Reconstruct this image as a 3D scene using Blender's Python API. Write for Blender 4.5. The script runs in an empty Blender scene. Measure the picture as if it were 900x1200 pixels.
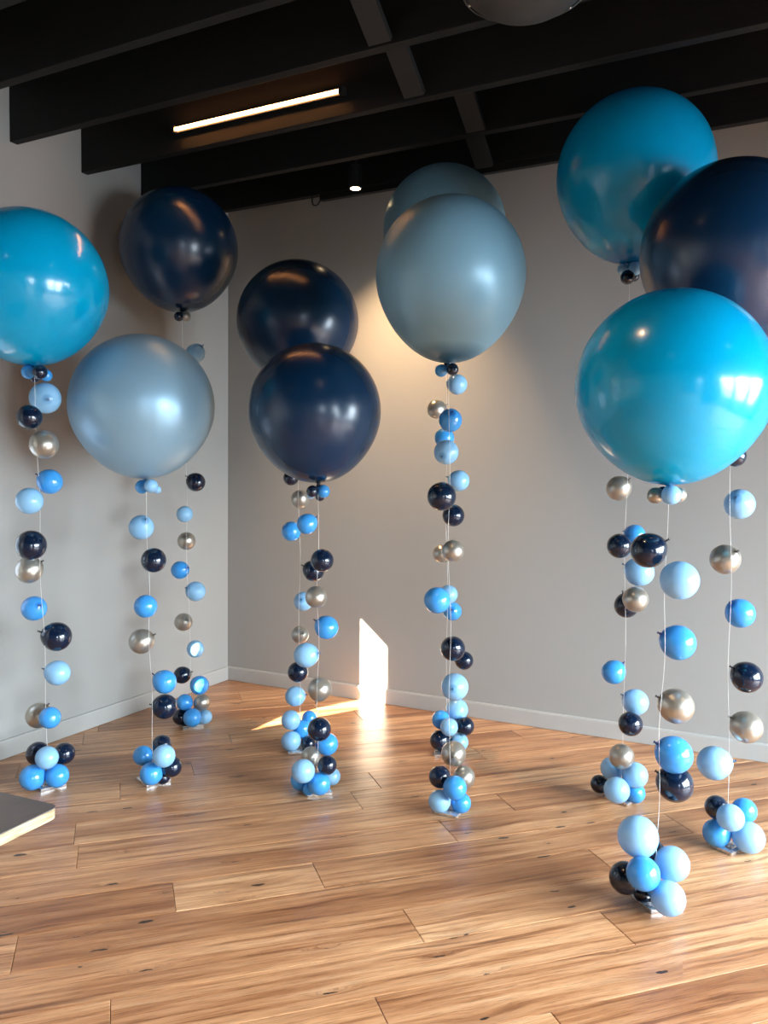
import bpy, bmesh, math, random
from mathutils import Vector, Matrix, Quaternion
import numpy as np
random.seed(7)
SC = bpy.context.scene
COL = SC.collection

# ------------------------------------------------------------------ camera
# room frame: x runs along the right-hand wall from the corner, y = 0 is that wall (room at y < 0),
# x = 0 is the left-hand wall, z up, metres.
F, CX, CY = 955.0, 450.0, 600.0
CAM = Vector((3.757, -4.843, 1.55))
_P, _R, _Y = -0.04763, -0.010205, 0.470306
def rot(axis, a):
    return Matrix.Rotation(a, 3, axis)
# camera frame (right, forward, up) -> room frame
_cp, _sp, _cr, _sr = math.cos(_P), math.sin(_P), math.cos(_R), math.sin(_R)
_M = Matrix(((1, 0, 0), (0, _cp, -_sp), (0, _sp, _cp))) @ Matrix(((_cr, 0, _sr), (0, 1, 0), (-_sr, 0, _cr)))
_cy, _sy = math.cos(_Y), math.sin(_Y)
M = Matrix(((_cy, -_sy, 0), (_sy, _cy, 0), (0, 0, 1))) @ _M
RIGHT, FWD, UP = M.col[0].copy(), M.col[1].copy(), M.col[2].copy()
cd = bpy.data.cameras.new('camera'); cam = bpy.data.objects.new('camera', cd); COL.objects.link(cam)
cd.sensor_fit = 'VERTICAL'; cd.sensor_height = 24.0; cd.lens = 24.0 * F / 1200.0; cd.clip_end = 100
mw = Matrix.Identity(4)
for i in range(3):
    mw[i][0] = RIGHT[i]; mw[i][1] = UP[i]; mw[i][2] = -FWD[i]; mw[i][3] = CAM[i]
cam.matrix_world = mw
SC.camera = cam

def ray(px, py):
    return (RIGHT * (px - CX) + FWD * F + UP * (CY - py)) / F
def floor_at(px, py, z=0.0):
    r = ray(px, py); return CAM + r * ((z - CAM.z) / r.z)
def at(px, py, depth):
    """point seen at a pixel, `depth` metres in front of the camera"""
    return CAM + ray(px, py) * depth
def depth_of(p):
    return (Vector(p) - CAM).dot(FWD)

# ------------------------------------------------------------------ world, sun, daylight, exposure
w = bpy.data.worlds.new('world'); SC.world = w; w.use_nodes = True
bg = w.node_tree.nodes['Background']
bg.inputs[0].default_value = (0.62, 0.78, 1.0, 1); bg.inputs[1].default_value = 2.2
SUN_DIR = Vector((0.4523, 0.8918, -0.385)).normalized()
sd = bpy.data.lights.new('sun', 'SUN'); sd.energy = 60; sd.angle = math.radians(0.5); sd.color = (1.0, 0.88, 0.70)
sun = bpy.data.objects.new('sun', sd); COL.objects.link(sun)
sun.rotation_euler = SUN_DIR.to_track_quat('-Z', 'Y').to_euler(); sun.location = (-6, -9, 6)
def area(name, loc, direction, sx, sy, energy, color, spread=math.pi):
    d = bpy.data.lights.new(name, 'AREA'); d.shape = 'RECTANGLE'; d.size = sx; d.size_y = sy
    d.energy = energy; d.color = color; d.spread = spread
    o = bpy.data.objects.new(name, d); COL.objects.link(o); o.location = loc
    o.rotation_euler = Vector(direction).to_track_quat('-Z', 'Y').to_euler()
    return o
ROOM_X, ROOM_Y, DECK_Z = 7.0, -9.0, 3.60
FAR_WINDOWS = [(-1.45, -0.35), (-2.75, -1.65), (-4.05, -2.95), (-7.7, -6.5)]      # openings (the last one unseen, added for frontal fill) in the wall at x = 7
for a, b in FAR_WINDOWS:
    area('daylight', (ROOM_X + 0.45, (a + b) / 2, 1.30), (-1, 0, -0.80), b - a, 2.3, 195, (0.76, 0.90, 1.0), math.radians(128))  # the lamp at the last opening is added fill
vs = SC.view_settings
vs.view_transform = 'Standard'; vs.look = 'None'; vs.gamma = 1.0; vs.use_curve_mapping = False
vs.exposure = 0.5
SC.cycles.use_denoising = True
SC.cycles.max_bounces = 8; SC.cycles.diffuse_bounces = 5
SC.cycles.caustics_reflective = False; SC.cycles.caustics_refractive = False
SC.cycles.sample_clamp_indirect = 6.0

# ------------------------------------------------------------------ materials
class NT:
    def __init__(s, name):
        s.m = bpy.data.materials.new(name); s.m.use_nodes = True
        s.t = s.m.node_tree; s.b = s.t.nodes['Principled BSDF']
        s.out = s.t.nodes['Material Output']
    def n(s, typ, **kw):
        nd = s.t.nodes.new(typ)
        for k, v in kw.items():
            if k.startswith('i_'):
                key = k[2:].replace('_', ' ')
                nd.inputs[int(key) if key.isdigit() else key].default_value = v
            else: setattr(nd, k, v)
        return nd
    def l(s, a, b): s.t.links.new(a, b)
    def math(s, op, a, b=None, clamp=False):
        nd = s.n('ShaderNodeMath', operation=op, use_clamp=clamp)
        for i, v in enumerate((a, b)):
            if v is None: continue
            if isinstance(v, (int, float)): nd.inputs[i].default_value = v
            else: s.l(v, nd.inputs[i])
        return nd.outputs[0]
    def mix(s, fac, a, b, blend='MIX'):
        nd = s.n('ShaderNodeMix', data_type='RGBA', blend_type=blend)
        for i, v in ((0, fac), (6, a), (7, b)):
            if isinstance(v, (int, float)): nd.inputs[i].default_value = v
            elif isinstance(v, tuple): nd.inputs[i].default_value = (*v[:3], 1)
            else: s.l(v, nd.inputs[i])
        return nd.outputs[2]
    def ramp(s, fac, stops):
        nd = s.n('ShaderNodeValToRGB'); e = nd.color_ramp.elements
        while len(e) < len(stops): e.new(0.5)
        for el, (p, c) in zip(e, stops):
            el.position = p; el.color = (*c, 1) if isinstance(c, tuple) else (c, c, c, 1)
        s.l(fac, nd.inputs[0]); return nd.outputs[0]
    def bump(s, h, strength, dist=0.01):
        nd = s.n('ShaderNodeBump'); nd.inputs['Strength'].default_value = strength; nd.inputs['Distance'].default_value = dist
        s.l(h, nd.inputs['Height']); s.l(nd.outputs[0], s.b.inputs['Normal']); return nd

def plain(name, col, rough=0.5, metal=0.0, coat=0.0, var=0.06, scale=6.0, spec=0.5, bump=0.0, bscale=60):
    s = NT(name); tc = s.n('ShaderNodeTexCoord')
    nz = s.n('ShaderNodeTexNoise', i_Scale=scale, i_Detail=3.0); s.l(tc.outputs['Object'], nz.inputs['Vector'])
    lo = tuple(c * (1 - var) for c in col); hi = tuple(min(1, c * (1 + var)) for c in col)
    s.l(s.mix(nz.outputs['Fac'], lo, hi), s.b.inputs['Base Color'])
    s.b.inputs['Roughness'].default_value = rough; s.b.inputs['Metallic'].default_value = metal
    s.b.inputs['Coat Weight'].default_value = coat; s.b.inputs['Coat Roughness'].default_value = 0.06
    s.b.inputs['Specular IOR Level'].default_value = spec
    if bump:
        n2 = s.n('ShaderNodeTexNoise', i_Scale=bscale, i_Detail=3.0); s.l(tc.outputs['Object'], n2.inputs['Vector'])
        s.bump(n2.outputs['Fac'], bump, 0.005)
    return s.m

def latex(name, col, rough, metal=0.0, coat=0.0, trans=0.0, coat_rough=0.06):
    """rubber skin: slight cloudiness, a denser tone round the neck (as the rubber thickens there), some light passes through"""
    s = NT(name); tc = s.n('ShaderNodeTexCoord')
    nz = s.n('ShaderNodeTexNoise', i_Scale=2.0, i_Detail=2.0); s.l(tc.outputs['Object'], nz.inputs['Vector'])
    c = s.mix(nz.outputs['Fac'], tuple(v * 0.95 for v in col), tuple(min(1, v * 1.05) for v in col))
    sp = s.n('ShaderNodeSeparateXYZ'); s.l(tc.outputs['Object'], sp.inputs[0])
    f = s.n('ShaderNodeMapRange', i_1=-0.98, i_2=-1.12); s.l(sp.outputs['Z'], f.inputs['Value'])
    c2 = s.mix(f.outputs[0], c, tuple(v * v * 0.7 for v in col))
    s.l(c2, s.b.inputs['Base Color'])
    s.b.inputs['Roughness'].default_value = rough; s.b.inputs['Metallic'].default_value = metal
    s.b.inputs['Coat Weight'].default_value = coat; s.b.inputs['Coat Roughness'].default_value = coat_rough
    if trans > 0:
        tr = s.n('ShaderNodeBsdfTranslucent'); s.l(c2, tr.inputs[0])
        mx = s.n('ShaderNodeMixShader', i_0=trans)
        s.l(s.b.outputs[0], mx.inputs[1]); s.l(tr.outputs[0], mx.inputs[2]); s.l(mx.outputs[0], s.out.inputs[0])
    return s.m

def emit(name, col, strength):
    s = NT(name); s.b.inputs['Base Color'].default_value = (*col, 1)
    s.b.inputs['Emission Color'].default_value = (*col, 1); s.b.inputs['Emission Strength'].default_value = strength
    return s.m

def wall_mat(name, col):
    s = NT(name); tc = s.n('ShaderNodeTexCoord')
    a = s.n('ShaderNodeTexNoise', i_Scale=0.9, i_Detail=4.0); s.l(tc.outputs['Object'], a.inputs['Vector'])
    b = s.n('ShaderNodeTexNoise', i_Scale=220.0, i_Detail=2.0); s.l(tc.outputs['Object'], b.inputs['Vector'])
    c = s.mix(a.outputs['Fac'], tuple(v * 0.95 for v in col), tuple(v * 1.04 for v in col))
    # a few small scuffs
    v = s.n('ShaderNodeTexVoronoi', i_Scale=1.7); s.l(tc.outputs['Object'], v.inputs['Vector'])
    sc = s.ramp(v.outputs['Distance'], [(0.0, 1.0), (0.012, 1.0), (0.018, 0.0)])
    c = s.mix(s.math('MULTIPLY', sc, 0.35), c, tuple(v_ * 0.35 for v_ in col))
    s.l(c, s.b.inputs['Base Color']); s.b.inputs['Roughness'].default_value = 0.62
    s.b.inputs['Specular IOR Level'].default_value = 0.25
    s.bump(b.outputs['Fac'], 0.06, 0.002)
    return s.m

def wood_floor():
    s = NT('plank_wood'); tc = s.n('ShaderNodeTexCoord'); oi = s.n('ShaderNodeObjectInfo')
    rnd = oi.outputs['Random']
    off = s.n('ShaderNodeCombineXYZ'); s.l(s.math('MULTIPLY', rnd, 71.0), off.inputs[0]); s.l(s.math('MULTIPLY', rnd, 37.0), off.inputs[1])
    v0 = s.n('ShaderNodeVectorMath', operation='ADD'); s.l(tc.outputs['Object'], v0.inputs[0]); s.l(off.outputs[0], v0.inputs[1])
    P = v0.outputs[0]
    def mapped(sx, sy, vec=P):
        m = s.n('ShaderNodeMapping'); m.inputs['Scale'].default_value = (sx, sy, 1.0); s.l(vec, m.inputs['Vector']); return m.outputs[0]
    jit = s.n('ShaderNodeTexNoise', i_Scale=28.0, i_Detail=2.0); s.l(P, jit.inputs['Vector'])
    ja = s.n('ShaderNodeVectorMath', operation='SCALE'); s.l(jit.outputs['Color'], ja.inputs[0]); ja.inputs['Scale'].default_value = 0.018
    jb = s.n('ShaderNodeVectorMath', operation='ADD'); s.l(P, jb.inputs[0]); s.l(ja.outputs[0], jb.inputs[1]); PJ = jb.outputs[0]
    def voro(sx, sy, keep_over, smin, sadd, halo_r, seed):
        sh = s.n('ShaderNodeVectorMath', operation='ADD'); s.l(PJ, sh.inputs[0]); sh.inputs[1].default_value = (seed, seed * 1.7, 0)
        kn = s.n('ShaderNodeTexVoronoi', i_Scale=1.0, voronoi_dimensions='2D'); s.l(mapped(sx, sy, sh.outputs[0]), kn.inputs['Vector'])
        cc = s.n('ShaderNodeSeparateColor'); s.l(kn.outputs['Color'], cc.inputs[0])
        keep = s.math('GREATER_THAN', cc.outputs[0], keep_over)
        size = s.math('ADD', s.math('MULTIPLY', cc.outputs[1], sadd), smin)
        core = s.math('MULTIPLY', keep, s.math('SUBTRACT', 1.0, s.math('DIVIDE', kn.outputs['Distance'], size), True), True)
        halo = s.math('MULTIPLY', keep, s.math('SUBTRACT', 1.0, s.math('DIVIDE', kn.outputs['Distance'], halo_r), True), True)
        return core, halo
    core1, halo1 = voro(1.9, 5.6, 0.62, 0.012, 0.055, 0.32, 0.0)
    core2, halo2 = voro(2.1, 12.0, 0.72, 0.015, 0.055, 0.24, 5.3)
    core, halo = s.math('MAXIMUM', core1, core2), s.math('MAXIMUM', halo1, halo2)
    # grain bends a little round the knots
    warp = s.n('ShaderNodeTexNoise', i_Scale=1.0, i_Detail=2.0); s.l(mapped(1.1, 3.0), warp.inputs['Vector'])
    wy = s.math('ADD', s.math('MULTIPLY', warp.outputs['Fac'], 0.055), s.math('MULTIPLY', halo, 0.022))
    wc = s.n('ShaderNodeCombineXYZ'); s.l(wy, wc.inputs[1])
    v1 = s.n('ShaderNodeVectorMath', operation='ADD'); s.l(P, v1.inputs[0]); s.l(wc.outputs[0], v1.inputs[1])
    V = v1.outputs[0]
    g1 = s.n('ShaderNodeTexNoise', i_Scale=1.0, i_Detail=7.0, i_Roughness=0.68); s.l(mapped(1.3, 34.0, V), g1.inputs['Vector'])
    g2 = s.n('ShaderNodeTexNoise', i_Scale=1.0, i_Detail=5.0, i_Roughness=0.7); s.l(mapped(9.0, 260.0, V), g2.inputs['Vector'])
    g3 = s.n('ShaderNodeTexNoise', i_Scale=1.0, i_Detail=3.0); s.l(mapped(0.7, 7.0, V), g3.inputs['Vector'])
    base = s.ramp(g1.outputs['Fac'], [(0.36, (0.27, 0.115, 0.048)), (0.45, (0.50, 0.255, 0.122)), (0.54, (0.61, 0.345, 0.182)), (0.66, (0.70, 0.45, 0.265))])
    fine = s.ramp(g2.outputs['Fac'], [(0.34, 0.50), (0.48, 0.98), (0.70, 1.12)])
    c = s.mix(1.0, base, fine, 'MULTIPLY')
    broad = s.ramp(g3.outputs['Fac'], [(0.36, (0.70, 0.60, 0.53)), (0.54, (1.05, 1.04, 1.02))])
    c = s.mix(1.0, c, broad, 'MULTIPLY')
    tone = s.n('ShaderNodeTexWhiteNoise', noise_dimensions='1D'); s.l(rnd, tone.inputs['W'])
    tt = s.ramp(tone.outputs['Value'], [(0.0, (0.72, 0.60, 0.50)), (0.3, (0.92, 0.84, 0.77)), (0.65, (1.03, 0.97, 0.91)), (1.0, (1.08, 1.07, 1.03))])
    c = s.mix(1.0, c, tt, 'MULTIPLY')
    # long dark mineral streaks and hairline cracks
    st = s.n('ShaderNodeTexNoise', i_Scale=1.0, i_Detail=5.0, i_Roughness=0.6); s.l(mapped(0.9, 22.0, V), st.inputs['Vector'])
    streak = s.ramp(st.outputs['Fac'], [(0.595, 0.0), (0.66, 0.6), (0.74, 0.9)])
    c = s.mix(streak, c, (0.12, 0.045, 0.022))
    c = s.mix(s.math('MULTIPLY', halo, 0.5), c, (0.24, 0.10, 0.042))
    # a knot is drawn out into a dark crack along the board
    c = s.mix(s.math('MULTIPLY', core, 4.0, True), c, (0.030, 0.015, 0.009))
    s.l(c, s.b.inputs['Base Color'])
    r = s.math('ADD', s.math('MULTIPLY', g2.outputs['Fac'], 0.12), 0.28)
    s.l(r, s.b.inputs['Roughness']); s.b.inputs['Specular IOR Level'].default_value = 0.5
    s.b.inputs['Coat Weight'].default_value = 0.08; s.b.inputs['Coat Roughness'].default_value = 0.2
    hh = s.math('ADD', s.math('MULTIPLY', g1.outputs['Fac'], 0.9), s.math('MULTIPLY', g2.outputs['Fac'], 0.22))
    s.bump(hh, 0.28, 0.004)
    return s.m

def blind_mat():
    s = NT('blind_cloth'); tc = s.n('ShaderNodeTexCoord')
    nz = s.n('ShaderNodeTexNoise', i_Scale=80.0, i_Detail=2.0); s.l(tc.outputs['Object'], nz.inputs['Vector'])
    c = s.mix(nz.outputs['Fac'], (0.68, 0.70, 0.70), (0.76, 0.78, 0.78))
    tr = s.n('ShaderNodeBsdfTranslucent'); s.l(c, tr.inputs[0]); s.l(c, s.b.inputs['Base Color']); s.b.inputs['Roughness'].default_value = 0.8
    mx = s.n('ShaderNodeMixShader', i_0=0.35); s.l(s.b.outputs[0], mx.inputs[1]); s.l(tr.outputs[0], mx.inputs[2]); s.l(mx.outputs[0], s.out.inputs[0])
    return s.m

def black_paint():
    s = NT('black_painted_timber'); tc = s.n('ShaderNodeTexCoord')
    mp = s.n('ShaderNodeMapping'); mp.inputs['Scale'].default_value = (2, 60, 60); s.l(tc.outputs['Object'], mp.inputs['Vector'])
    nz = s.n('ShaderNodeTexNoise', i_Scale=1.0, i_Detail=4.0); s.l(mp.outputs[0], nz.inputs['Vector'])
    s.l(s.mix(nz.outputs['Fac'], (0.005, 0.0049, 0.0048), (0.011, 0.0105, 0.010)), s.b.inputs['Base Color'])
    s.b.inputs['Specular IOR Level'].default_value = 0.25
    s.b.inputs['Roughness'].default_value = 0.6; s.bump(nz.outputs['Fac'], 0.25, 0.003)
    return s.m

def ply_mat():
    s = NT('plywood_edge'); tc = s.n('ShaderNodeTexCoord')
    mp = s.n('ShaderNodeMapping'); mp.inputs['Scale'].default_value = (14, 14, 260); s.l(tc.outputs['Object'], mp.inputs['Vector'])
    nz = s.n('ShaderNodeTexNoise', i_Scale=1.0, i_Detail=3.0); s.l(mp.outputs[0], nz.inputs['Vector'])
    s.l(s.ramp(nz.outputs['Fac'], [(0.3, (0.22, 0.15, 0.07)), (0.5, (0.50, 0.40, 0.22)), (0.7, (0.60, 0.50, 0.31))]), s.b.inputs['Base Color'])
    s.b.inputs['Roughness'].default_value = 0.6; return s.m

MAT = dict(
    wall=wall_mat('wall_paint', (0.335, 0.327, 0.308)),
    base=plain('baseboard_paint', (0.39, 0.382, 0.362), 0.38, var=0.03),
    wood=wood_floor(), black=black_paint(), sub=plain('subfloor', (0.03, 0.02, 0.014), 0.9),
    blind=blind_mat(), frame=plain('dark_aluminium', (0.03, 0.03, 0.032), 0.4, 0.4),
    string=plain('ribbon_white', (0.80, 0.79, 0.76), 0.5),
    foil=plain('silver_foil', (0.82, 0.83, 0.85), 0.24, 0.8, bump=0.6, bscale=45),
    clear=plain('foil_label', (0.55, 0.57, 0.60), 0.25, 0.6, bump=0.5, bscale=60),
    housing=plain('black_metal', (0.012, 0.012, 0.012), 0.45, 0.3),
    tube=emit('lit_diffuser', (1.0, 0.41, 0.13), 42.0), lens=emit('lit_lens', (1.0, 0.72, 0.40), 18.0),
    frost=plain('frosted_shade', (0.035, 0.035, 0.033), 0.5, spec=0.25), rimm=plain('shade_rim', (0.08, 0.08, 0.078), 0.4, 0.2),
    steel=plain('brushed_steel', (0.5, 0.5, 0.5), 0.35, 1.0),
    lam=plain('dark_laminate', (0.135, 0.120, 0.120), 0.30, var=0.25, scale=9, bump=0.2, bscale=25), ply=ply_mat(),
)
BAL = {  # skin, knot
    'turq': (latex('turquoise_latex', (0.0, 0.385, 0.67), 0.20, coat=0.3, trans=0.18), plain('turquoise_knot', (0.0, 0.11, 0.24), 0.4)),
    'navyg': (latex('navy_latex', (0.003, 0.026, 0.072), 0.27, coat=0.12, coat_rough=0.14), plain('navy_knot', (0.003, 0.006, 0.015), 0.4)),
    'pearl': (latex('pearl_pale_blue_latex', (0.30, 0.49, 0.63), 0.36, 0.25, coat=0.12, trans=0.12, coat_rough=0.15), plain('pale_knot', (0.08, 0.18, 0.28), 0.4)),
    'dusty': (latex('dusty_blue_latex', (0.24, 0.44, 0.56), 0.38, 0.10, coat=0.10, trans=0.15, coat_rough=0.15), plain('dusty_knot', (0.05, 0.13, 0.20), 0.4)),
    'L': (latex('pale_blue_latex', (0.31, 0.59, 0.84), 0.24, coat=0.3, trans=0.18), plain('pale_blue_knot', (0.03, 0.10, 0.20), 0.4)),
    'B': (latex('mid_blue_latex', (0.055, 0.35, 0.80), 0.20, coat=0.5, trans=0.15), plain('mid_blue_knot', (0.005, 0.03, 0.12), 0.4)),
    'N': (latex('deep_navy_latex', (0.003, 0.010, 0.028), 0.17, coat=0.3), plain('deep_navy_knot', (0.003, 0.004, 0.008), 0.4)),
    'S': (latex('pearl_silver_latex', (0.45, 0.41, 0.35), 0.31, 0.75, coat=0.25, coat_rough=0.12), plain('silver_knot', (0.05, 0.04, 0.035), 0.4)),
}

# ------------------------------------------------------------------ mesh helpers
def add_box(bm, lo, hi, mat=None):
    vs_ = [bm.verts.new((x, y, z)) for x in (lo[0], hi[0]) for y in (lo[1], hi[1]) for z in (lo[2], hi[2])]
    if mat is not None:
        for v in vs_: v.co = mat @ v.co
    for f in ((0, 1, 3, 2), (4, 6, 7, 5), (0, 4, 5, 1), (2, 3, 7, 6), (0, 2, 6, 4), (1, 5, 7, 3)):
        bm.faces.new([vs_[i] for i in f])
    return vs_
def mesh_of(name, bm, mat, smooth=False):
    bmesh.ops.recalc_face_normals(bm, faces=bm.faces[:])
    me = bpy.data.meshes.new(name); bm.to_mesh(me); bm.free()
    me.materials.append(mat)
    if smooth:
        me.shade_smooth()
    return me
def link(name, me, parent=None, loc=None):
    o = bpy.data.objects.new(name, me); COL.objects.link(o)
    if parent is not None: o.parent = parent
    if loc is not None: o.location = loc
    return o
def obj(name, bm, mat, parent=None, smooth=False, bevel=0.0):
    if bevel:
        bmesh.ops.recalc_face_normals(bm, faces=bm.faces[:])
        es = [e for e in bm.edges if len(e.link_faces) == 2 and e.calc_face_angle(0) > 0.6]
        bmesh.ops.bevel(bm, geom=es, offset=bevel, segments=2, affect='EDGES', profile=0.5)
    return link(name, mesh_of(name, bm, mat, smooth), parent)
def lathe(bm, prof, seg=32, cap0=True, cap1=True, mat=None):
    rings = []
    for r, z in prof:
        if r < 1e-6: rings.append([bm.verts.new((0, 0, z))])
        else: rings.append([bm.verts.new((r * math.cos(2 * math.pi * i / seg), r * math.sin(2 * math.pi * i / seg), z)) for i in range(seg)])
    for a, b in zip(rings, rings[1:]):
        for i in range(seg):
            j = (i + 1) % seg
            if len(a) == 1 and len(b) == 1: continue
            if len(a) == 1: bm.faces.new((a[0], b[i], b[j]))
            elif len(b) == 1: bm.faces.new((a[i], b[0], a[j]))
            else: bm.faces.new((a[i], b[i], b[j], a[j]))
    if cap0 and len(rings[0]) > 1: bm.faces.new(rings[0])
    if cap1 and len(rings[-1]) > 1: bm.faces.new(rings[-1])
    if mat is not None:
        for rg in rings:
            for v in rg: v.co = mat @ v.co
def tube(bm, pts, r, seg=8):
    pts = [Vector(p) for p in pts]; rings = []
    ref = None
    for i, p in enumerate(pts):
        d = (pts[min(i + 1, len(pts) - 1)] - pts[max(i - 1, 0)]).normalized()
        if ref is None:
            ref = d.orthogonal().normalized()
        ref = (ref - d * ref.dot(d)).normalized(); s = d.cross(ref)
        rings.append([bm.verts.new(p + (ref * math.cos(2 * math.pi * k / seg) + s * math.sin(2 * math.pi * k / seg)) * r) for k in range(seg)])
    for a, b in zip(rings, rings[1:]):
        for k in range(seg):
            bm.faces.new((a[k], a[(k + 1) % seg], b[(k + 1) % seg], b[k]))
    bm.faces.new(rings[0]); bm.faces.new(rings[-1])
def thing(name, label, cat, loc=(0, 0, 0), group=None, quat=None, scale=1.0):
    o = bpy.data.objects.new(name, None); COL.objects.link(o); o.location = loc
    o.empty_display_size = 0.05
    if quat is not None: o.rotation_mode = 'QUATERNION'; o.rotation_quaternion = quat
    o.scale = (scale, scale, scale)
    o['label'] = label; o['category'] = cat
    if group: o['group'] = group
    return o
def tag(o, label, cat, group=None):
    o['label'] = label; o['category'] = cat
    if group: o['group'] = group
    return o
def structure(o, label, cat):
    o['kind'] = 'structure'; o['label'] = label; o['category'] = cat
    return o

# ------------------------------------------------------------------ the room
T = 0.15
def wall_with_holes(bm, axis, pos, out, u0, u1, z0, z1, holes):
    """wall slab on plane axis=pos, thickness T towards `out`; holes = [(u0,u1,z0,z1)] sorted by u"""
    p0, p1 = sorted((pos, pos + out * T))
    def bx(a, b, c, d):
        if b - a < 1e-4 or d - c < 1e-4: return
        if axis == 'x': add_box(bm, (p0, a, c), (p1, b, d))
        else: add_box(bm, (a, p0, c), (b, p1, d))
    u = u0
    for a, b, c, d in sorted(holes):
        bx(u, a, z0, z1); bx(a, b, z0, c); bx(a, b, d, z1); u = b
    bx(u, u1, z0, z1)
SLIT = (-2.905, -2.225, 0.745, 1.51)     # the sun comes in at a slant, so the wall's thickness narrows it
LEFT_WINDOWS = [(-4.6, -3.7), (-6.1, -5.2), (-7.9, -7.0)]
bm = bmesh.new(); wall_with_holes(bm, 'x', 0, -1, ROOM_Y - T, T, -0.05, 3.85, [(SLIT[0], SLIT[1], SLIT[2], 2.35)] + [(a, b, 0.75, 2.5) for a, b in LEFT_WINDOWS])
structure(obj('wall_left', bm, MAT['wall']), 'pale grey painted wall left of the room corner', 'wall')
bm = bmesh.new(); add_box(bm, (0, 0, -0.05), (ROOM_X + T, T, 3.85))
structure(obj('wall_right', bm, MAT['wall']), 'long pale grey painted wall right of the room corner', 'wall')
bm = bmesh.new(); wall_with_holes(bm, 'x', ROOM_X, 1, ROOM_Y - T, 0, -0.05, 3.85, [(a, b, 0.12, 2.35) for a, b in FAR_WINDOWS])
structure(obj('wall_window_side', bm, MAT['wall']), 'grey wall with tall daylight windows beyond the frame', 'wall')
bm = bmesh.new(); add_box(bm, (-T, ROOM_Y - T, -0.05), (ROOM_X + T, ROOM_Y, 3.85))
structure(obj('wall_back', bm, MAT['wall']), 'grey wall behind the camera', 'wall')

def window(n, axis, x, a, b, z0, z1, mull, label, blind=None):
    """frame bars in the thickness of the wall, a glass pane behind, an optional roller blind"""
    xs = (x, x + 0.05)
    bm = bmesh.new()
    for lo, hi in (((xs[0], a, z0), (xs[1], b, z0 + 0.05)), ((xs[0], a, z1 - 0.05), (xs[1], b, z1)),
                   ((xs[0], a, z0 + 0.05), (xs[1], a + 0.04, z1 - 0.05)), ((xs[0], b - 0.04, z0 + 0.05), (xs[1], b, z1 - 0.05))):
        add_box(bm, lo, hi)
    for k in range(mull):
        zc = z0 + (z1 - z0) * (k + 1) / (mull + 1); add_box(bm, (xs[0], a + 0.04, zc - 0.02), (xs[1], b - 0.04, zc + 0.02))
    o = obj('window_%d' % n, bm, MAT['frame']); structure(o, label, 'window')
    if blind:
        bm = bmesh.new(); add_box(bm, (blind[2], a - 0.03, blind[0]), (blind[2] + 0.004, b + 0.03, blind[1])); obj('blind', bm, blind[3], o)
nwin = 1
# the narrow window whose sun reaches the corner: opaque blind drawn down to 1.51 m
bm = bmesh.new()
o = bmesh.new(); add_box(o, (-0.10, SLIT[0], SLIT[2]), (-0.06, SLIT[1], SLIT[2] + 0.012)); add_box(o, (-0.10, SLIT[0], 2.338), (-0.06, SLIT[1], 2.35))
wo = obj('window_1', o, MAT['frame']); structure(wo, 'narrow window just outside the frame that lets the sun in', 'window')
bm.free(); bm = bmesh.new(); add_box(bm, (0.004, SLIT[0] - 0.04, 1.51), (0.012, SLIT[1] + 0.04, 2.42)); obj('blind', bm, plain('opaque_blind', (0.4, 0.4, 0.39), 0.8), wo)
for a, b in LEFT_WINDOWS:
    nwin += 1; window(nwin, 'x', -0.10, a, b, 0.75, 2.5, 0, 'window beyond the frame, its pale roller blind added to soften the sun', (0.70, 2.55, 0.006, MAT['blind']))  # unseen blinds, added to stop direct sun and give soft fill
for a, b in FAR_WINDOWS:
    nwin += 1; window(nwin, 'x', ROOM_X + 0.05, a, b, 0.12, 2.35, 1, 'tall daylight window beyond the frame')  # the last of these is an added fill opening

# baseboards with a small rounded top
def baseboard(name, p0, p1, inward, label):
    d = Vector(p1) - Vector(p0); L = d.length; d.normalize(); n = Vector(inward)
    prof = [(0, 0), (0.014, 0), (0.014, 0.090), (0.010, 0.098), (0.0, 0.100)]
    bm = bmesh.new(); A = [bm.verts.new(Vector(p0) + n * a + Vector((0, 0, z))) for a, z in prof]
    B = [bm.verts.new(Vector(p0) + d * L + n * a + Vector((0, 0, z))) for a, z in prof]
    for i in range(len(prof)):
        j = (i + 1) % len(prof); bm.faces.new((A[i], A[j], B[j], B[i]))
    bm.faces.new(A); bm.faces.new(B)
    structure(obj(name, bm, MAT['base']), label, 'baseboard')
baseboard('baseboard_left', (0, ROOM_Y, 0.002), (0, 0, 0.002), (1, 0, 0), 'pale painted baseboard along the left wall')
baseboard('baseboard_right', (0, 0, 0.002), (ROOM_X, 0, 0.002), (0, -1, 0), 'pale painted baseboard along the right wall')

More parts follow.
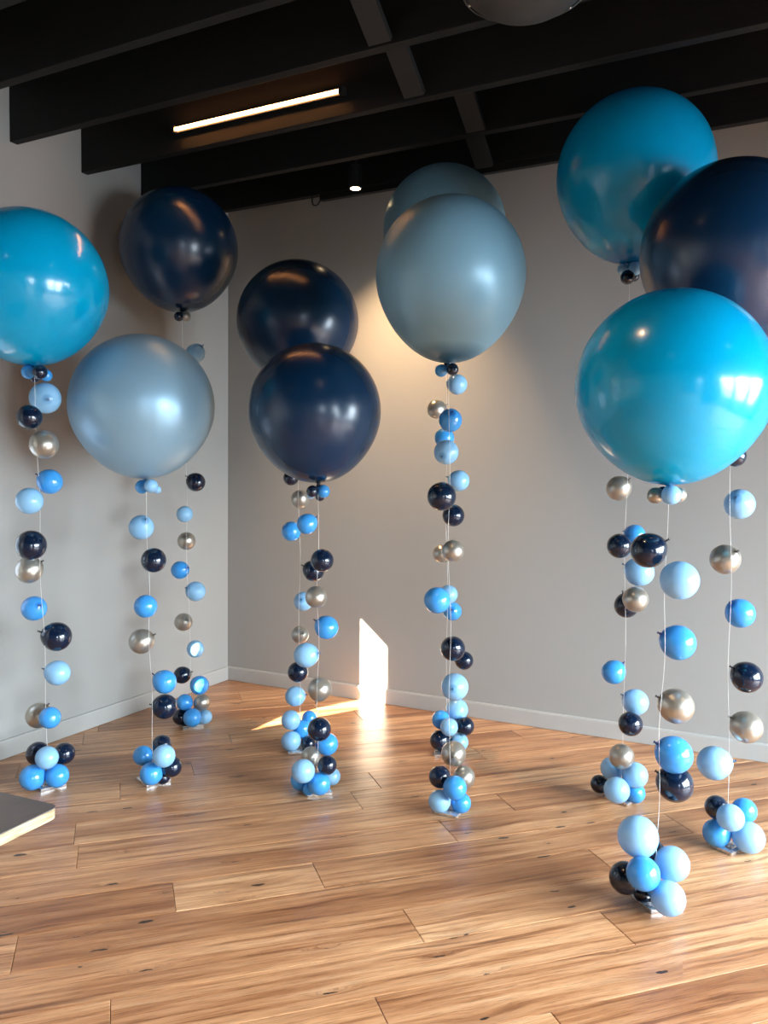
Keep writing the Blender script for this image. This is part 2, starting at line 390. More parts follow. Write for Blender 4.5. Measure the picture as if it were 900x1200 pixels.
# ---- floor: boards laid at 45 degrees, each its own piece
bm = bmesh.new(); add_box(bm, (-T, ROOM_Y - T, -0.08), (ROOM_X + T, T, -0.018))
floor = structure(obj('floor', bm, MAT['sub']), 'glossy knotty honey-brown hardwood floor of wide boards laid diagonally', 'floor')
ang = math.pi / 4
ud = Vector((math.cos(ang), math.sin(ang), 0))           # along the boards
vd = Vector((-math.sin(ang), math.cos(ang), 0))          # across, growing away from the camera
CAM0 = Vector((CAM.x, CAM.y, 0))
PW = 0.2168; V0 = 2.235
joints = {0: [1.62], -1: [], 1: [0.955], 2: [-0.325, 1.845], 3: [0.185, 0.725], 4: [1.355], 6: [1.065], 8: [0.0], 12: [-0.2], -2: [1.18]}
def clip(poly, x0, x1, y0, y1):
    def cut(pl, inside, inter):
        out = []
        for i in range(len(pl)):
            a, b = pl[i - 1], pl[i]
            if inside(b):
                if not inside(a): out.append(inter(a, b))
                out.append(b)
            elif inside(a): out.append(inter(a, b))
        return out
    for ax, lim, sg in ((0, x0, 1), (0, x1, -1), (1, y0, 1), (1, y1, -1)):
        ins = lambda p, ax=ax, lim=lim, sg=sg: sg * (p[ax] - lim) >= -1e-9
        def itx(a, b, ax=ax, lim=lim):
            t = (lim - a[ax]) / (b[ax] - a[ax]); return a + (b - a) * t
        poly = cut(poly, ins, itx)
        if len(poly) < 3: return []
    return poly
rp = random.Random(11)
nplank = 0
for row in range(-40, 40):
    va, vb = V0 + row * PW, V0 + (row + 1) * PW
    js = sorted(joints.get(row, []))
    if not js: js = [rp.uniform(-0.9, 0.9)]
    us = list(js)
    while us[0] > -8: us.insert(0, us[0] - rp.choice((1.25, 1.65, 1.9, 2.17, 2.17)))
    while us[-1] < 8: us.append(us[-1] + rp.choice((1.35, 1.65, 2.17, 2.17, 1.9)))
    for ua, ub in zip(us, us[1:]):
        g = 0.0009
        quad = [CAM0 + ud * u + vd * v for u, v in ((ua + g, va + g), (ub - g, va + g), (ub - g, vb - g), (ua + g, vb - g))]
        pl = clip(quad, 0.001, ROOM_X - 0.001, ROOM_Y + 0.001, -0.001)
        # drop doubled corners
        pl = [p for i, p in enumerate(pl) if (p - pl[i - 1]).length > 2e-3]
        if len(pl) < 3: continue
        c = CAM0 + ud * ((ua + ub) / 2) + vd * ((va + vb) / 2)
        mt = Matrix.Translation(c) @ Matrix.Rotation(ang, 4, 'Z'); inv = mt.inverted()
        loc = [inv @ p for p in pl]; cen = sum(loc, Vector()) / len(loc)
        if max((p - cen).length for p in loc) < 0.05: continue
        def inset(dist):
            n = len(loc); out = []
            for i in range(n):
                a, b, d = loc[i - 1], loc[i], loc[(i + 1) % n]
                e1, e2 = (b - a).normalized(), (d - b).normalized()
                n1, n2 = Vector((-e1.y, e1.x, 0)), Vector((-e2.y, e2.x, 0))
                bi = (n1 + n2); k = dist / max(0.25, (1 + n1.dot(n2))); out.append(b + bi * k)
            return out
        h = rp.uniform(-0.0005, 0.0)
        bm = bmesh.new()
        R0 = [bm.verts.new((p.x, p.y, -0.0175)) for p in loc]
        R1 = [bm.verts.new((p.x, p.y, h - 0.0014)) for p in loc]
        R2 = [bm.verts.new((p.x, p.y, h)) for p in inset(0.0016)]
        n = len(loc)
        for A, B in ((R0, R1), (R1, R2)):
            for i in range(n): bm.faces.new((A[i], A[(i + 1) % n], B[(i + 1) % n], B[i]))
        bm.faces.new(R2)
        po = obj('plank', bm, MAT['wood'], floor); po.matrix_local = mt
        nplank += 1

# ---- ceiling: dark deck, joists parallel to the right wall, sloping bridging boards between them
bm = bmesh.new(); add_box(bm, (-T, ROOM_Y - T, DECK_Z), (ROOM_X + T, T, DECK_Z + 0.12))
ceiling = structure(obj('ceiling', bm, MAT['black']), 'black painted ceiling deck with exposed timber joists', 'ceiling')
JW = 0.048
joist_y = [(-0.38, 3.292), (-0.86, 3.275), (-1.34, 3.27), (-1.82, 3.272), (-2.30, 3.265), (-2.77, 3.235)] + [(-3.26 - 0.48 * k, 3.27) for k in range(12)]
for y, zb in joist_y:
    bm = bmesh.new(); add_box(bm, (0.0, y - JW / 2, zb), (ROOM_X, y + JW / 2, DECK_Z)); obj('joist', bm, MAT['black'], ceiling, bevel=0.003)
# bridging: a board falls from the top of one joist to the foot of the next
def bridging(x, ya, za, yb, zb, wd=0.10, th=0.03):
    a, b = Vector((x, ya - 0.0, za)), Vector((x, yb, zb)); d = b - a; L = d.length; d.normalize()
    up = Vector((1, 0, 0)).cross(d); mt = Matrix(((1, d.x, up.x, a.x), (0, d.y, up.y, a.y), (0, d.z, up.z, a.z), (0, 0, 0, 1)))
    bm = bmesh.new(); add_box(bm, (-wd / 2, 0, -th), (wd / 2, L, 0), mt); obj('bridging_board', bm, MAT['bridge'], ceiling)
MAT['bridge'] = plain('dark_board', (0.010, 0.010, 0.0095), 0.55)
BR = [(2.13, -1.82, -1.34), (2.20, -2.30, -1.82), (2.25, -1.34, -0.86), (2.12, -0.86, -0.38)]
for x, ya, yb in BR:
    bridging(x, ya + JW / 2, 3.585, yb - JW / 2, 3.30)

# ------------------------------------------------------------------ lamps
def on_plane_y(px, py, y):
    r = ray(px, py); return CAM + r * ((y - CAM.y) / r.y)
def linear_light(x0, x1, y_face, z, label, first=[0]):
    t = thing('linear_light', label, 'ceiling light', ((x0 + x1) / 2, y_face - 0.002, z), 'warm linear lights on the joists')
    h = (x1 - x0) / 2
    bm = bmesh.new(); add_box(bm, (-h, -0.022, -0.018), (h, 0.0, 0.018)); obj('housing', bm, MAT['housing'], t, bevel=0.002)
    bm = bmesh.new(); tube(bm, [(-h + 0.012, -0.028, 0), (h - 0.012, -0.027, 0)], 0.009, 12); obj('diffuser', bm, MAT['tube'], t, smooth=True)
    for s in (-1, 1):
        bm = bmesh.new(); add_box(bm, (s * h - 0.012, -0.042, -0.019), (s * h + 0.012, 0.0, 0.019)); obj('end_cap', bm, MAT['housing'], t, bevel=0.002)
yf = -1.34 - JW / 2
A, B = on_plane_y(208, 157, yf), on_plane_y(404, 106, yf)
linear_light(A.x, B.x, yf, (A.z + B.z) / 2, 'glowing warm linear light fixed along a black ceiling joist')
linear_light(0.75, 1.85, -3.74 - JW / 2, 3.38, 'second warm linear light on a joist above the frame')
linear_light(3.4, 4.5, -5.66 - JW / 2, 3.38, 'third warm linear light on a joist behind the camera')

def spot_head(name, loc, label, energy, size=95, blend=0.6, aim=(0, 0, -1), hang=0.30):
    t = thing(name, label, 'spotlight', loc, 'cylinder spotlights under the joists')
    bm = bmesh.new(); lathe(bm, [(0.034, 0.0), (0.037, 0.004), (0.037, 0.125), (0.030, 0.132), (0.008, 0.134)], 24); obj('body', bm, MAT['housing'], t, smooth=False)
    bm = bmesh.new(); lathe(bm, [(0.006, 0.134), (0.006, hang)], 10); obj('stem', bm, MAT['housing'], t)
    bm = bmesh.new(); lathe(bm, [(0.0, -0.0015), (0.029, -0.0015), (0.029, 0.001), (0.0, 0.001)], 24); obj('lens', bm, MAT['lens'], t)
    d = bpy.data.lights.new('spot_lamp', 'SPOT'); d.energy = energy; d.spot_size = math.radians(size); d.spot_blend = blend
    d.shadow_soft_size = 0.03; d.color = (1.0, 0.66, 0.36)
    lo = bpy.data.objects.new('spot_lamp', d); COL.objects.link(lo); lo.parent = t; lo.location = (0, 0, -0.012)
    lo.rotation_euler = Vector(aim).to_track_quat('-Z', 'Y').to_euler()
def at_y(px, py, y):
    return on_plane_y(px, py, y)
p = at_y(416.5, 221, -0.60)
spot_head('spotlight', p, 'small black cylinder spotlight with a lit lens hanging before the right wall', 180, 88, 1.0, (0.03, 0.36, -1), DECK_Z - p.z)
for q, e, lb in (((2.7, -2.65, 3.16), 28, 'second black cylinder spotlight, above the frame'), ((1.2, -3.7, 3.16), 20, 'third black cylinder spotlight, above the left of the frame'),
                 ((3.6, -4.2, 3.16), 28, 'fourth black cylinder spotlight, above the camera'), ((5.2, -2.4, 3.16), 24, 'fifth black cylinder spotlight, above the right of the frame')):
    spot_head('spotlight', Vector(q), lb, e, 100, 0.8, (0, 0, -1), DECK_Z - q[2])

# track rail under the last joist with its looping cable
rail = thing('track_rail', 'thin black lighting track with a looped cable under the last joist', 'light track', (0, -0.38, 3.27))
bm = bmesh.new(); add_box(bm, (1.02, -0.018, -0.015), (2.7, 0.018, 0.021)); obj('rail', bm, MAT['housing'], rail, bevel=0.002)
bm = bmesh.new(); tube(bm, [(0.955, 0.0, 0.03), (0.955, 0.0, -0.01), (0.962, 0.0, -0.028), (0.98, 0.0, -0.036), (1.0, 0, -0.03), (1.012, 0, -0.012), (1.03, 0, -0.005)], 0.0045, 8); obj('cable', bm, MAT['housing'], rail, smooth=True)

# unlit round pendant at the top of the frame
c = at(617, -88, 2.55)
pen = thing('pendant_lamp', 'unlit grey round glass pendant cut off by the top of the frame', 'pendant lamp', c)
R = 0.272
prof = [(0.0, -R)] + [(R * math.sin(a), -R * math.cos(a)) for a in [math.radians(d) for d in range(5, 61, 5)]]
bm = bmesh.new(); lathe(bm, prof + [(prof[-1][0], -0.10), (0.05, -0.07), (0.0, -0.07)], 64); obj('shade', bm, MAT['frost'], pen, smooth=True)
rr, rz = prof[-4]
bm = bmesh.new(); lathe(bm, [(rr - 0.002, rz - 0.006), (rr + 0.006, rz - 0.004), (rr + 0.010, rz + 0.012), (rr + 0.004, rz + 0.018), (rr - 0.004, rz + 0.012)], 64, False, False); obj('rim', bm, MAT['rimm'], pen, smooth=True)
for k in range(3):
    a = math.radians(-62 + 120 * k); q = Vector((0.19 * math.cos(a), 0.19 * math.sin(a), -math.sqrt(R * R - 0.19 ** 2)))
    bm = bmesh.new(); bmesh.ops.create_uvsphere(bm, u_segments=10, v_segments=6, radius=0.006); so = obj('screw', bm, MAT['steel'], pen, smooth=True); so.location = q
bm = bmesh.new(); lathe(bm, [(0.012, -0.08), (0.012, DECK_Z - c.z)], 12); obj('rod', bm, MAT['housing'], pen)

# ------------------------------------------------------------------ table corner at the left edge
tc_ = floor_at(69, 944, 0.74)
d1 = (floor_at(0, 977, 0.74) - tc_); d1.z = 0; d1.normalize()
d2 = Vector((d1.y, -d1.x, 0))
if d2.dot(floor_at(0, 918, 0.74) - tc_) < 0: d2 = -d2
tb = thing('table', 'dark-topped plywood table, only its corner in view at the left edge', 'table', (tc_.x, tc_.y, 0))
TL, TWD = 1.2, 0.70
def rounded(r=0.022):
    pts = []
    for cx, cy, a0 in ((r, r, 180), (TWD - r, r, 270), (TWD - r, TL - r, 0), (r, TL - r, 90)):
        for k in range(6):
            a = math.radians(a0 + 18 * k); pts.append((cx + r * math.cos(a), cy + r * math.sin(a)))
    return pts
def slab(z0, z1, grow, mat, name):
    bm = bmesh.new(); c0 = Vector((TWD / 2, TL / 2)); lo, hi = [], []
    for u, v in rounded():
        q = Vector((u, v)); q = q + (q - c0).normalized() * grow; P = d1 * q.x + d2 * q.y
        lo.append(bm.verts.new((P.x, P.y, z0))); hi.append(bm.verts.new((P.x, P.y, z1)))
    n = len(lo)
    for i in range(n): bm.faces.new((lo[i], lo[(i + 1) % n], hi[(i + 1) % n], hi[i]))
    bm.faces.new(lo); bm.faces.new(hi); return obj(name, bm, mat, tb)
slab(0.7375, 0.740, 0.0015, MAT['lam'], 'laminate_top')
core = slab(0.7125, 0.7375, 0.0, MAT['ply'], 'plywood_core')
core['label'] = 'pale plywood edge under the dark laminate'
mid = d1 * (TWD / 2) + d2 * (TL / 2)
bm = bmesh.new(); lathe(bm, [(0.035, 0.02), (0.035, 0.70)], 24, mat=Matrix.Translation(mid)); obj('column', bm, MAT['housing'], tb)
bm = bmesh.new(); lathe(bm, [(0.25, 0.0), (0.25, 0.012), (0.05, 0.028), (0.035, 0.03)], 40, mat=Matrix.Translation(mid)); obj('foot', bm, MAT['housing'], tb)
bm = bmesh.new(); add_box(bm, (-0.16, -0.16, 0.695), (0.16, 0.16, 0.7125), Matrix.Translation(mid)); obj('mounting_plate', bm, MAT['housing'], tb)

# ------------------------------------------------------------------ balloons
def body_profile(b, top=1.0, neck=0.05, taper=0.10, n=26):
    pr = [(0.0, top)]
    for i in range(1, n + 1):
        a = math.pi / 2 * i / n; pr.append((math.sin(a), top * math.cos(a)))
    for i in range(1, n + 1):
        t = i / n; a = math.pi / 2 * t
        r = math.cos(a) * (1 - taper * math.sin(math.pi * t) * t); z = -b * math.sin(a)
        if r < neck: break
        pr.append((r, z))
    pr.append((neck, -b * 1.0 - neck * 0.3))
    return pr
def knot_profile(b, neck):
    z = -b - neck * 0.3; k = neck
    return [(k * 0.9, z + k * 0.5), (k * 0.7, z - k * 0.3), (k * 1.15, z - k * 0.9), (k * 1.35, z - k * 1.5), (k * 1.0, z - k * 2.1), (k * 0.45, z - k * 2.3),
            (k * 0.8, z - k * 2.9), (k * 1.4, z - k * 3.5), (k * 1.5, z - k * 3.8), (k * 1.2, z - k * 3.9), (k * 0.5, z - k * 3.4)]
_cache = {}
def meshes(color, b, neck, seg, n, top):
    key = (color, round(b, 2), neck, seg, round(top, 2))
    if key not in _cache:
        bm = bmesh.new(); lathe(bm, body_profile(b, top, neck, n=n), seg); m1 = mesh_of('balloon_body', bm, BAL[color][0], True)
        bm = bmesh.new(); lathe(bm, knot_profile(b, neck), 12 if seg < 50 else 20); m2 = mesh_of('balloon_knot', bm, BAL[color][1], True)
        _cache[key] = (m1, m2)
    return _cache[key]
def balloon(name, label, group, center, r, kdir, color, b=1.08, neck=0.055, seg=32, n=12, top=1.0):
    q = Vector((0, 0, -1)).rotation_difference(kdir.normalized())
    t = thing(name, label, 'balloon', center, group, q, r)
    m1, m2 = meshes(color, b, neck, seg, n, top)
    link('body', m1, t); link('knot', m2, t)
    return t

CN = {'L': 'pale blue', 'B': 'mid blue', 'N': 'navy', 'S': 'silver'}
ORD = ['first', 'second', 'third', 'fourth', 'fifth', 'sixth', 'seventh', 'eighth']
# columns: giant (cx, cy, r, top_scale, neck px), plate (two floor pixels of its front edge), depth pixel, string balloons, collar, foot
# string balloon: (x, y, r, colour, knot px or None, layer)   layer > 0 = nearer than its neighbours
COLS = {
 'A': dict(ref='leftmost turquoise giant', lab='glossy turquoise giant balloon cut off by the left edge', col='turq', g=(34, 337, 89.5, 1.0), neck=(40, 429), plate=((47.3, 928), (77, 920)),
  s=[(53,466.5,18,'L',(62,470),0),(34.5,489,14.5,'N',None,0),(51.5,521,16.5,'S',None,0),(58.5,564.5,14.5,'B',(45,557),0),(34.5,587,15.5,'L',None,0),(36.5,639,17.5,'N',None,0),
     (34,668,15.5,'S',(47.5,659),0),(40,713,14.5,'B',(50,709),0),(66.5,746,17,'N',(52.5,740),0),(67.5,788.5,14.5,'L',(51.5,784),0),(45,838.5,14.5,'S',(56.5,825.5),1),(58.5,841,12.5,'B',None,-1)],
  c=[(33,436,8,'B',0,'left'),(46.6,436,8.5,'N',1,'front'),(54,440,7,'B',-1,'right'),(40,442,6,'N',-1,'rear')],
  f=[(44.5,883,13.5,'N',-1,'upper left'),(75,883,12.5,'N',-1,'upper right'),(55,888,13.2,'L',2,'middle'),(38,911,14.7,'B',0,'lower left'),(67,909,13.5,'B',0,'lower right')]),
 'B': dict(ref='pearly pale-blue giant', lab='pearly pale blue giant balloon hanging lowest on the left', col='pearl', g=(167, 476, 83, 1.0), neck=(171, 562), plate=((170.7, 922.6), (199.7, 915.3)),
  s=[(165.7,618,14.5,'L',(173,610),0),(180,656.5,14.5,'N',None,0),(170.7,710.5,13.5,'B',None,0),(165.7,751.5,14.5,'S',(181,743.5),0),(193,799,13.7,'B',(179.5,790),0),(193,828,14.5,'N',(182,824),0)],
  c=[(166.5,570.5,8,'B',0,'left'),(177,569.5,8,'L',1,'right'),(184.5,574,4.5,'L',0,'tiny outer')],
  f=[(189.5,873,11.5,'N',-1,'top'),(192,886,13.2,'L',2,'middle'),(167.5,885.5,11.5,'B',0,'upper left'),(177.3,906.5,13.3,'B',1,'lower left'),(201,898.5,12,'N',0,'right'),(191,911,8,'N',-1,'small lowest')]),
 'C': dict(ref='highest left navy giant', lab='dark navy giant balloon highest on the left, against the joists', col='navyg', g=(210, 292, 68, 1.02), neck=(213, 366), plate=((214.4, 853.5), (238.6, 850.5)),
  s=[(229,414,11,'L',(237,407),0),(229.5,565,11,'N',(219,558.5),0),(216.5,602.5,9.5,'L',None,0),(218.5,634,10.5,'S',(220.5,629.5),0),(211,668,10.5,'B',(220,665.5),0),(229.3,693,11.5,'L',(222,689),0),
     (215,729,10.5,'S',(221,727),0),(229,760.5,10,'L',None,0),(213.5,791,10,'N',(224,787.5),0),(233.8,803,11,'B',None,0)],
  c=[(209.5,371,5.5,'N',1,'left'),(217.5,371,6,'S',0,'right')],
  f=[(216.5,823,9.5,'B',0,'upper left'),(236.5,823,9.5,'S',0,'upper right'),(211.8,840,9.5,'N',-1,'lower left'),(225.5,841,10.8,'B',2,'lower middle'),(240,840,8.5,'L',-1,'lower right')]),
 'D': dict(ref='rear middle navy giant', lab='rear of the two overlapping navy giant balloons mid picture', col='navyg', g=(349, 377, 71, 0.99), neck=(350, 452), plate=((337, 884), (367, 883)),
  s=[(341,560,9,'N',None,-1),(351.8,585,10.8,'S',(353,579),0),(341.3,622.7,11.5,'B',None,0),(367.5,669,12.5,'N',(353,662),0),(355.5,704.7,11.2,'L',(354.7,702),0),(351.7,743.7,10.3,'S',(355.8,741.7),0),
     (349,787.5,12,'N',None,0),(345.8,816,11.7,'L',(357,813.8),0)],
  c=[],
  f=[(340.8,843.7,11.3,'L',0,'upper left'),(362.5,841.5,8.7,'B',-1,'small upper right'),(353.7,854,10.5,'B',0,'middle'),(341,868.5,11.5,'L',1,'lower left'),(361.3,871.3,8.5,'N',0,'lower right')]),
 'E': dict(ref='front middle navy giant', lab='front of the two overlapping navy giant balloons mid picture', col='navyg', g=(369, 482, 77.5, 1.02), neck=(373, 567), plate=((360, 933.5), (389, 930.5)),
  s=[(359.7,614,12,'B',(369.5,606.7),0),(377.5,656.7,13.5,'N',None,0),(370.5,699.5,13,'S',None,0),(382.8,735.3,13.8,'B',(369.5,727),0),(358.7,767.7,14.5,'L',(372,764.8),0),(374.7,807.5,13.8,'S',(371,821),0),
     (374.2,854.7,13.8,'N',None,0),(383.3,872,13,'B',(373,870),-1)],
  c=[(366,575.8,7,'N',1,'left'),(379,575.8,7.7,'B',1,'right'),(375,582,5.5,'N',-1,'rear'),(364.5,580.5,4.5,'L',-1,'tiny outer')],
  f=[(364.7,886.5,11.5,'S',-1,'top'),(355.3,903.7,13.8,'L',2,'left'),(383.3,896.7,11.3,'N',1,'right'),(374.2,918.3,13.2,'B',1,'lowest front'),(352.5,914,12,'B',-1,'rear left'),(389,910,10,'L',-2,'rear right'),(361.5,925,7,'B',0,'small lowest')]),
 'F': dict(ref='front dusty-blue giant', lab='front of the two overlapping dusty blue giant balloons, tall pear shape', col='dusty', g=(528, 322, 87.5, 1.02), neck=(526, 426), plate=((506.7, 951.7), (535.8, 959.2)),
  s=[(527.8,492.5,13.7,'B',(528.5,486),0),(523,530,14.5,'L',(518,535),0),(517.5,581.7,17,'N',None,1),(531,645.5,13,'S',None,1),(512.3,703.5,15.5,'B',None,1),(530.7,760,14.5,'N',(528,752),0),
     (533,805,16,'L',(529.5,803.8),0),(531.7,883.3,14.7,'S',(529.5,882),0)],
  c=[(517,434.5,7.2,'B',0,'left'),(530.3,432.8,7.2,'N',1,'right'),(524,430,5,'N',-1,'rear')],
  f=[(515.3,910.5,12.8,'N',0,'upper left'),(543.7,910.8,13,'S',-1,'upper right'),(533,923.3,14,'B',2,'middle'),(515,939,13,'L',1,'lower left'),(540.3,940.8,11.8,'B',0,'lower right')]),
 'G': dict(ref='rear dusty-blue giant', lab='rear of the two overlapping dusty blue giant balloons, near the ceiling', col='dusty', g=(521, 268, 71.5, 1.0), neck=(523, 348), plate=((509, 887), (540, 888)),
  s=[(535.8,450.5,11.8,'L',None,0),(511.7,479.7,11,'S',(523.8,474),0),(520.8,513.3,11.5,'B',None,0),(537.8,563.3,12.3,'L',(526,559.5),0),(531.3,604,13,'N',None,0),(517.5,648.8,10.5,'S',None,0),
     (525.5,696.5,11,'L',None,0),(530,716.3,11,'B',(528.8,713.5),0),(543.8,774,10.8,'N',None,0),(535.3,831.7,13.3,'L',(535.5,838.7),0)],
  c=[],
  f=[(516.7,843.3,10.8,'B',0,'upper left'),(526.3,852,10.5,'L',2,'middle'),(545,851,10.7,'N',0,'upper right'),(515.3,867.5,11.7,'N',0,'lower left'),(538.3,869.7,10.5,'L',0,'lower right')]),
 'H': dict(ref='upper right turquoise giant', lab='upper turquoise giant balloon on the right, touching the ceiling line', col='turq', g=(744, 205, 90, 1.03), neck=(738, 309), plate=((707, 934.6), (736.7, 945)),
  s=[(725.3,572.3,14.5,'S',(732.8,563.5),0),(744,626.7,12,'B',None,-1),(726,639.7,14.5,'N',None,0),(749.3,670,17,'L',(730.7,661.3),0),(733.9,709.9,14,'N',(729.9,694.7),-1),(744.8,702.4,15,'S',None,1),
     (719,787.7,13.8,'B',(729.9,777.3),0),(744.8,822.7,15,'L',(728.5,813.9),0),(738.9,848.3,14,'N',None,0)],
  c=[(730,316,6.5,'L',-1,'left'),(744.3,314.5,8.3,'L',0,'right'),(735.4,325,8.3,'N',1,'lowest front'),(743,324,6,'N',-1,'lowest rear')],
  f=[(728.4,886.4,14.5,'S',2,'top'),(716.7,900.3,13,'L',0,'upper left'),(744,908.4,15,'L',0,'right'),(722.8,926,15,'L',2,'lowest front'),(702.5,918.7,10.5,'N',-1,'left'),(744,929,12,'B',-1,'lower right')]),
 'I': dict(ref='largest turquoise giant', lab='largest and nearest turquoise giant balloon, low on the right', col='turq', g=(788, 455, 112, 1.02), neck=(784, 570), plate=((738, 1048.8), (766, 1071.5)),
  s=[(759.7,645,20.5,'N',(776.8,634.7),1),(796.3,680,22.5,'L',None,0),(794.7,753,20.5,'B',(775.2,743.5),0),(792.5,827.5,20.5,'S',(772.5,817.6),0),(790,884.5,21.5,'B',(770,871.5),1),(790.8,918.7,21,'N',(770.5,905),-1)],
  c=[(768,580.8,9.5,'S',0,'left'),(786.7,580,11.5,'L',1,'middle'),(796,580,8.5,'S',0,'right'),(777,577,7,'N',-1,'rear')],
  f=[(747.7,980.3,23.5,'L',1,'topmost'),(765,998,14,'N',-1,'upper rear'),(732.6,1028.7,18.5,'N',0,'left'),(753.8,1023.8,19.5,'B',2,'middle'),(787.6,1012.3,20,'L',0,'right'),(783.2,1052.7,19.8,'L',1,'lowest front'),(770,1043,12,'B',-2,'lower rear'),(753,1046,11,'N',-2,'lower left rear')]),
 'J': dict(ref='right-edge navy giant', lab='navy giant balloon cut off by the right edge', col='navyg', g=(858, 297, 104, 1.01), neck=(858, 408), plate=((833, 992), (855.5, 1001.8)),
  s=[(861.5,534.5,12.5,'N',None,0),(866.7,590.7,17.5,'L',(857.3,584.8),0),(849.9,655.5,17.5,'S',(855.5,647),0),(867.5,718.7,17,'B',(855.5,708),0),(875.2,793.6,18,'N',(856.8,781.6),0),(874.7,852,18.5,'S',(855,840),0),(837,894.2,19.5,'L',(857,892),0)],
  c=[],
  f=[(839.7,946,13.5,'N',0,'upper left'),(872,950,14.5,'B',-1,'upper right'),(856,958.3,15.7,'L',2,'middle'),(840,976,16,'B',0,'lower left'),(877.5,981.5,18,'L',0,'lower right')]),
}
GD = {'A': 0.92, 'C': 0.95, 'H': 0.945, 'J': 0.943, 'F': 0.98, 'I': 0.955}
pool = []     # every small balloon, for the depth solver
for key, C in COLS.items():
    # weight plate: front edge from two floor pixels, square, going away from the camera
    p, q = (floor_at(*C['plate'][0]), floor_at(*C['plate'][1]))
    e = (q - p); L = max(0.10, min(0.14, e.length)); e.normalize()
    nrm = Vector((-e.y, e.x, 0))
    if nrm.dot(FWD) < 0: nrm = -nrm
    C['pc'] = p + e * (L / 2) + nrm * (L * 0.42); C['pe'], C['pn'], C['pL'] = e, nrm, L
    dep = depth_of(C['pc']) ; C['dep'] = dep
    gd = dep * GD.get(key, 1.0)          # some strings lean a little towards the camera
    C['top'] = at(C['neck'][0], C['neck'][1], gd)
    gc = at(C['g'][0], C['g'][1], gd); C['gc'] = gc; C['gr'] = C['g'][2] / F * gd
    C['bot'] = Vector((C['pc'].x, C['pc'].y, 0.018))
    def sline(z, C=C):
        t = (z - C['bot'].z) / (C['top'].z - C['bot'].z); return C['bot'].lerp(C['top'], t)
    C['sline'] = sline
    for kind in 'scf':
        for it in C[kind]:
            x, y, r, col = it[:4]
            d0 = dep if kind == 'f' else gd if kind == 'c' else depth_of(sline(at(x, y, dep).z)); rw = r / F * d0; kp = None
            if kind == 's':
                lay = it[5]; Lk = rw * 1.35
                if it[4]:
                    kx, ky = it[4]; dx, dy = (kx - x) / r, (ky - y) / r; rr_ = math.hypot(dx, dy)
                    if rr_ < 1.1:
                        dz = math.sqrt(max(0, 1 - min(1, rr_) ** 2)); off = dz * Lk
                    else: dz = 0; off = 0
                    kp = (dx, dy, dz)
                    c0 = at(x, y, d0); lat = (c0 - sline(c0.z)).length; off = max(off, math.sqrt(max(0, (1.13 * rw) ** 2 - lat * lat)))   # clear of the string
                    depth = d0 + off
                else:
                    c0 = at(x, y, d0); sp = sline(c0.z); lat = min(Lk, (c0 - sp).length)
                    off = -math.sqrt(max(0, Lk * Lk - lat * lat)); depth = d0 + off
                depth += -0.012 * lay
            elif kind == 'c':
                depth = d0 - 0.045 * it[4]
            elif kind == 'f':
                depth = d0 - 0.045 * it[4]
            pool.append(dict(key=key, kind=kind, it=it, x=x, y=y, rpx=r, depth=depth, kp=kp, col=col, rank=depth))
def place(b):
    b['c'] = at(b['x'], b['y'], b['depth']); b['r'] = b['rpx'] / F * b['depth']
for b in pool: place(b)
# balloons that share a string or a foot push each other nearer or further until they only touch
for it in range(400):
    moved = 0
    for i in range(len(pool)):
        a = pool[i]
        for j in range(i + 1, len(pool)):
            b = pool[j]
            if abs(a['x'] - b['x']) > 50 or abs(a['y'] - b['y']) > 50: continue
            d = (a['c'] - b['c']).length; need = (a['r'] + b['r']) * 0.985
            if d < need - 1e-4:
                lat = math.hypot(a['x'] - b['x'], a['y'] - b['y']) / F * (a['depth'] + b['depth']) / 2
                if lat >= need: continue
                gap = math.sqrt(need * need - lat * lat); s = 1 if (a['rank'], i) > (b['rank'], j) else -1
                cur = (a['depth'] - b['depth']) * s; add = (gap - cur) * 0.5 * 0.6
                if add > 0: a['depth'] += s * add; b['depth'] -= s * add; place(a); place(b); moved += add
    for b in pool:      # nothing sinks into the floor
        if b['c'].z < b['r'] + 0.004 :
            b['depth'] -= 0.01; place(b)
    if moved < 1e-3: break

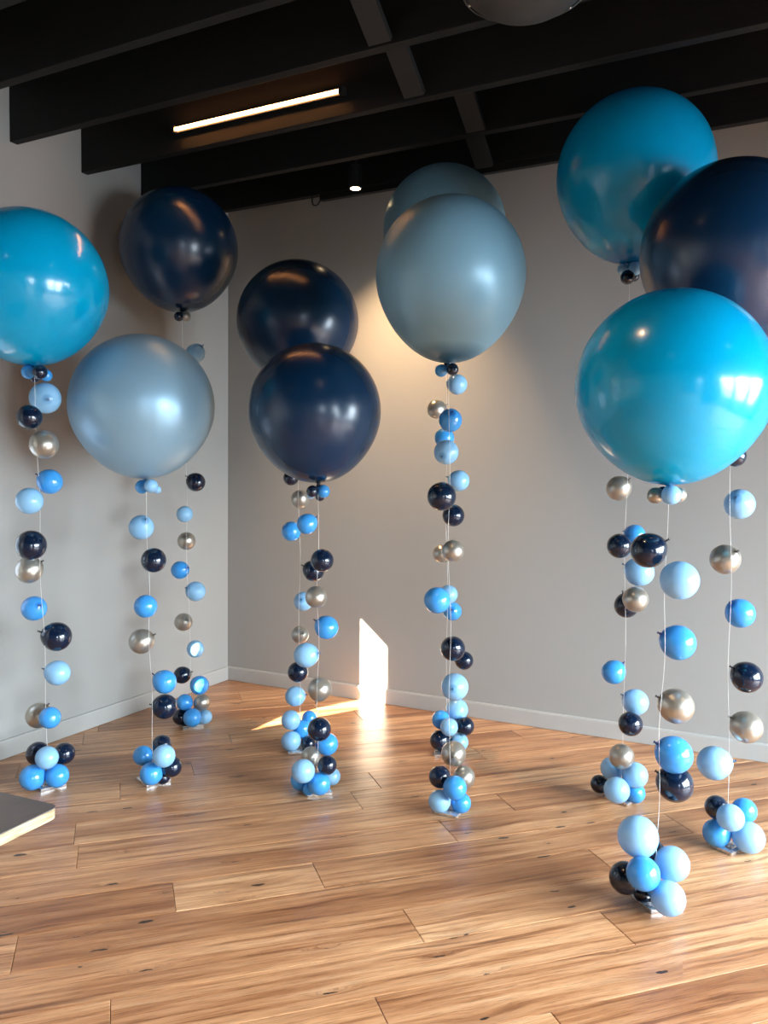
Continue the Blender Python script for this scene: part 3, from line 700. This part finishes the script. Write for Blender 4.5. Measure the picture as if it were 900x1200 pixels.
names = {k: 0 for k in CN}
for key, C in COLS.items():
    ref = C['ref']
    # weight
    mt = Matrix(((C['pe'].x, C['pn'].x, 0, C['pc'].x), (C['pe'].y, C['pn'].y, 0, C['pc'].y), (0, 0, 1, 0), (0, 0, 0, 1)))
    h = C['pL'] / 2
    wt = thing('balloon_weight', 'flat square silver foil weight on the floor below the ' + ref, 'balloon weight', (0, 0, 0), 'silver foil weights on the floor')
    wt.matrix_world = mt
    rw_ = random.Random(ord(key)); bm = bmesh.new(); n = 7
    bmesh.ops.create_grid(bm, x_segments=n, y_segments=n, size=h)
    for v in bm.verts:
        edge = max(abs(v.co.x), abs(v.co.y)) > h * 0.99
        v.co.z = 0.017 + rw_.uniform(-0.0015, 0.0025) - (0.003 if edge else 0)
        if edge: v.co.x += rw_.uniform(-0.0015, 0.0015); v.co.y += rw_.uniform(-0.0015, 0.0015)
    ring = [e_ for e_ in bm.edges if e_.is_boundary]
    ext = bmesh.ops.extrude_edge_only(bm, edges=ring)
    for v in [g_ for g_ in ext['geom'] if isinstance(g_, bmesh.types.BMVert)]:
        v.co.z = 0.0015; v.co.x *= 0.97; v.co.y *= 0.97
    bmesh.ops.contextual_create(bm, geom=[e_ for e_ in bm.edges if e_.is_boundary])
    obj('plate', bm, MAT['foil'], wt)
    bm = bmesh.new(); add_box(bm, (-h * 0.40, -h * 0.5, 0.0205), (h * 0.45, h * 0.1, 0.026)); obj('clip', bm, MAT['clear'], wt, bevel=0.002)
    # string, slightly slack
    bm = bmesh.new(); pts = []
    for k in range(25):
        t = k / 24; p_ = C['bot'].lerp(C['top'], t); p_ = p_ + RIGHT * (0.006 * math.sin(t * 17 + ord(key)) * math.sin(math.pi * t)); pts.append(p_)
    pts.insert(0, Vector((C['bot'].x, C['bot'].y, 0.012)))
    tube(bm, pts, 0.0008, 5)
    so = obj('balloon_string', bm, MAT['string'], smooth=True)
    tag(so, 'thin white string from floor weight up to the ' + ref, 'string', 'white balloon strings')
    # giant
    kd = (C['top'] - C['gc']); b_ = kd.length / C['gr'] * 0.985
    balloon('giant_balloon', C['lab'], 'giant balloons floating below the ceiling', C['gc'], C['gr'], kd, C['col'], b=b_, neck=0.032, seg=72, n=30, top=C['g'][3])
    # small ones
    cnt = {}
    totals = {}
    for b in pool:
        if b['key'] == key and b['kind'] == 's': totals[b['col']] = totals.get(b['col'], 0) + 1
    for b in pool:
        if b['key'] != key: continue
        col = b['col']; cn = CN[col]
        if b['kind'] == 's':
            k = cnt.get(col, 0); cnt[col] = k + 1
            if totals[col] == 1: lab = 'only %s balloon on the string of the %s' % (cn, ref)
            else: lab = '%s %s balloon from the top on the string of the %s' % (ORD[k], cn, ref)
            grp = 'small balloons on the strings'
            if b['kp']:
                dx, dy, dz = b['kp']; kd = RIGHT * dx - UP * dy - FWD * dz
            else:
                sp = C['sline'](b['c'].z + 0.0); kd = sp - b['c']
                if kd.length < 0.01: kd = FWD.copy()
                kd = kd.normalized() + Vector((0, 0, 0.25))
        elif b['kind'] == 'c':
            lab = '%s %s mini balloon tied at the neck of the %s' % (b['it'][5], cn, ref); grp = 'mini balloons tied at the giant necks'
            kd = C['top'] - b['c'] + Vector((0, 0, 0.0))
            if kd.length < 1e-3: kd = Vector((0, 0, 1))
        else:
            lab = '%s %s balloon in floor cluster under %s' % (b['it'][5], cn, ref); grp = 'small balloons in the floor clusters'
            kd = Vector((C['pc'].x, C['pc'].y, 0.09)) - b['c']
        balloon('balloon', lab, grp, b['c'], b['r'], kd, col)
labs = [o['label'] for o in SC.objects if 'label' in o and o.name.startswith(('balloon', 'giant'))]
dups = {l for l in labs if labs.count(l) > 1}
if dups: print('DUPLICATE LABELS', dups)
print('planks', nplank, 'balloons', len(pool) + len(COLS))
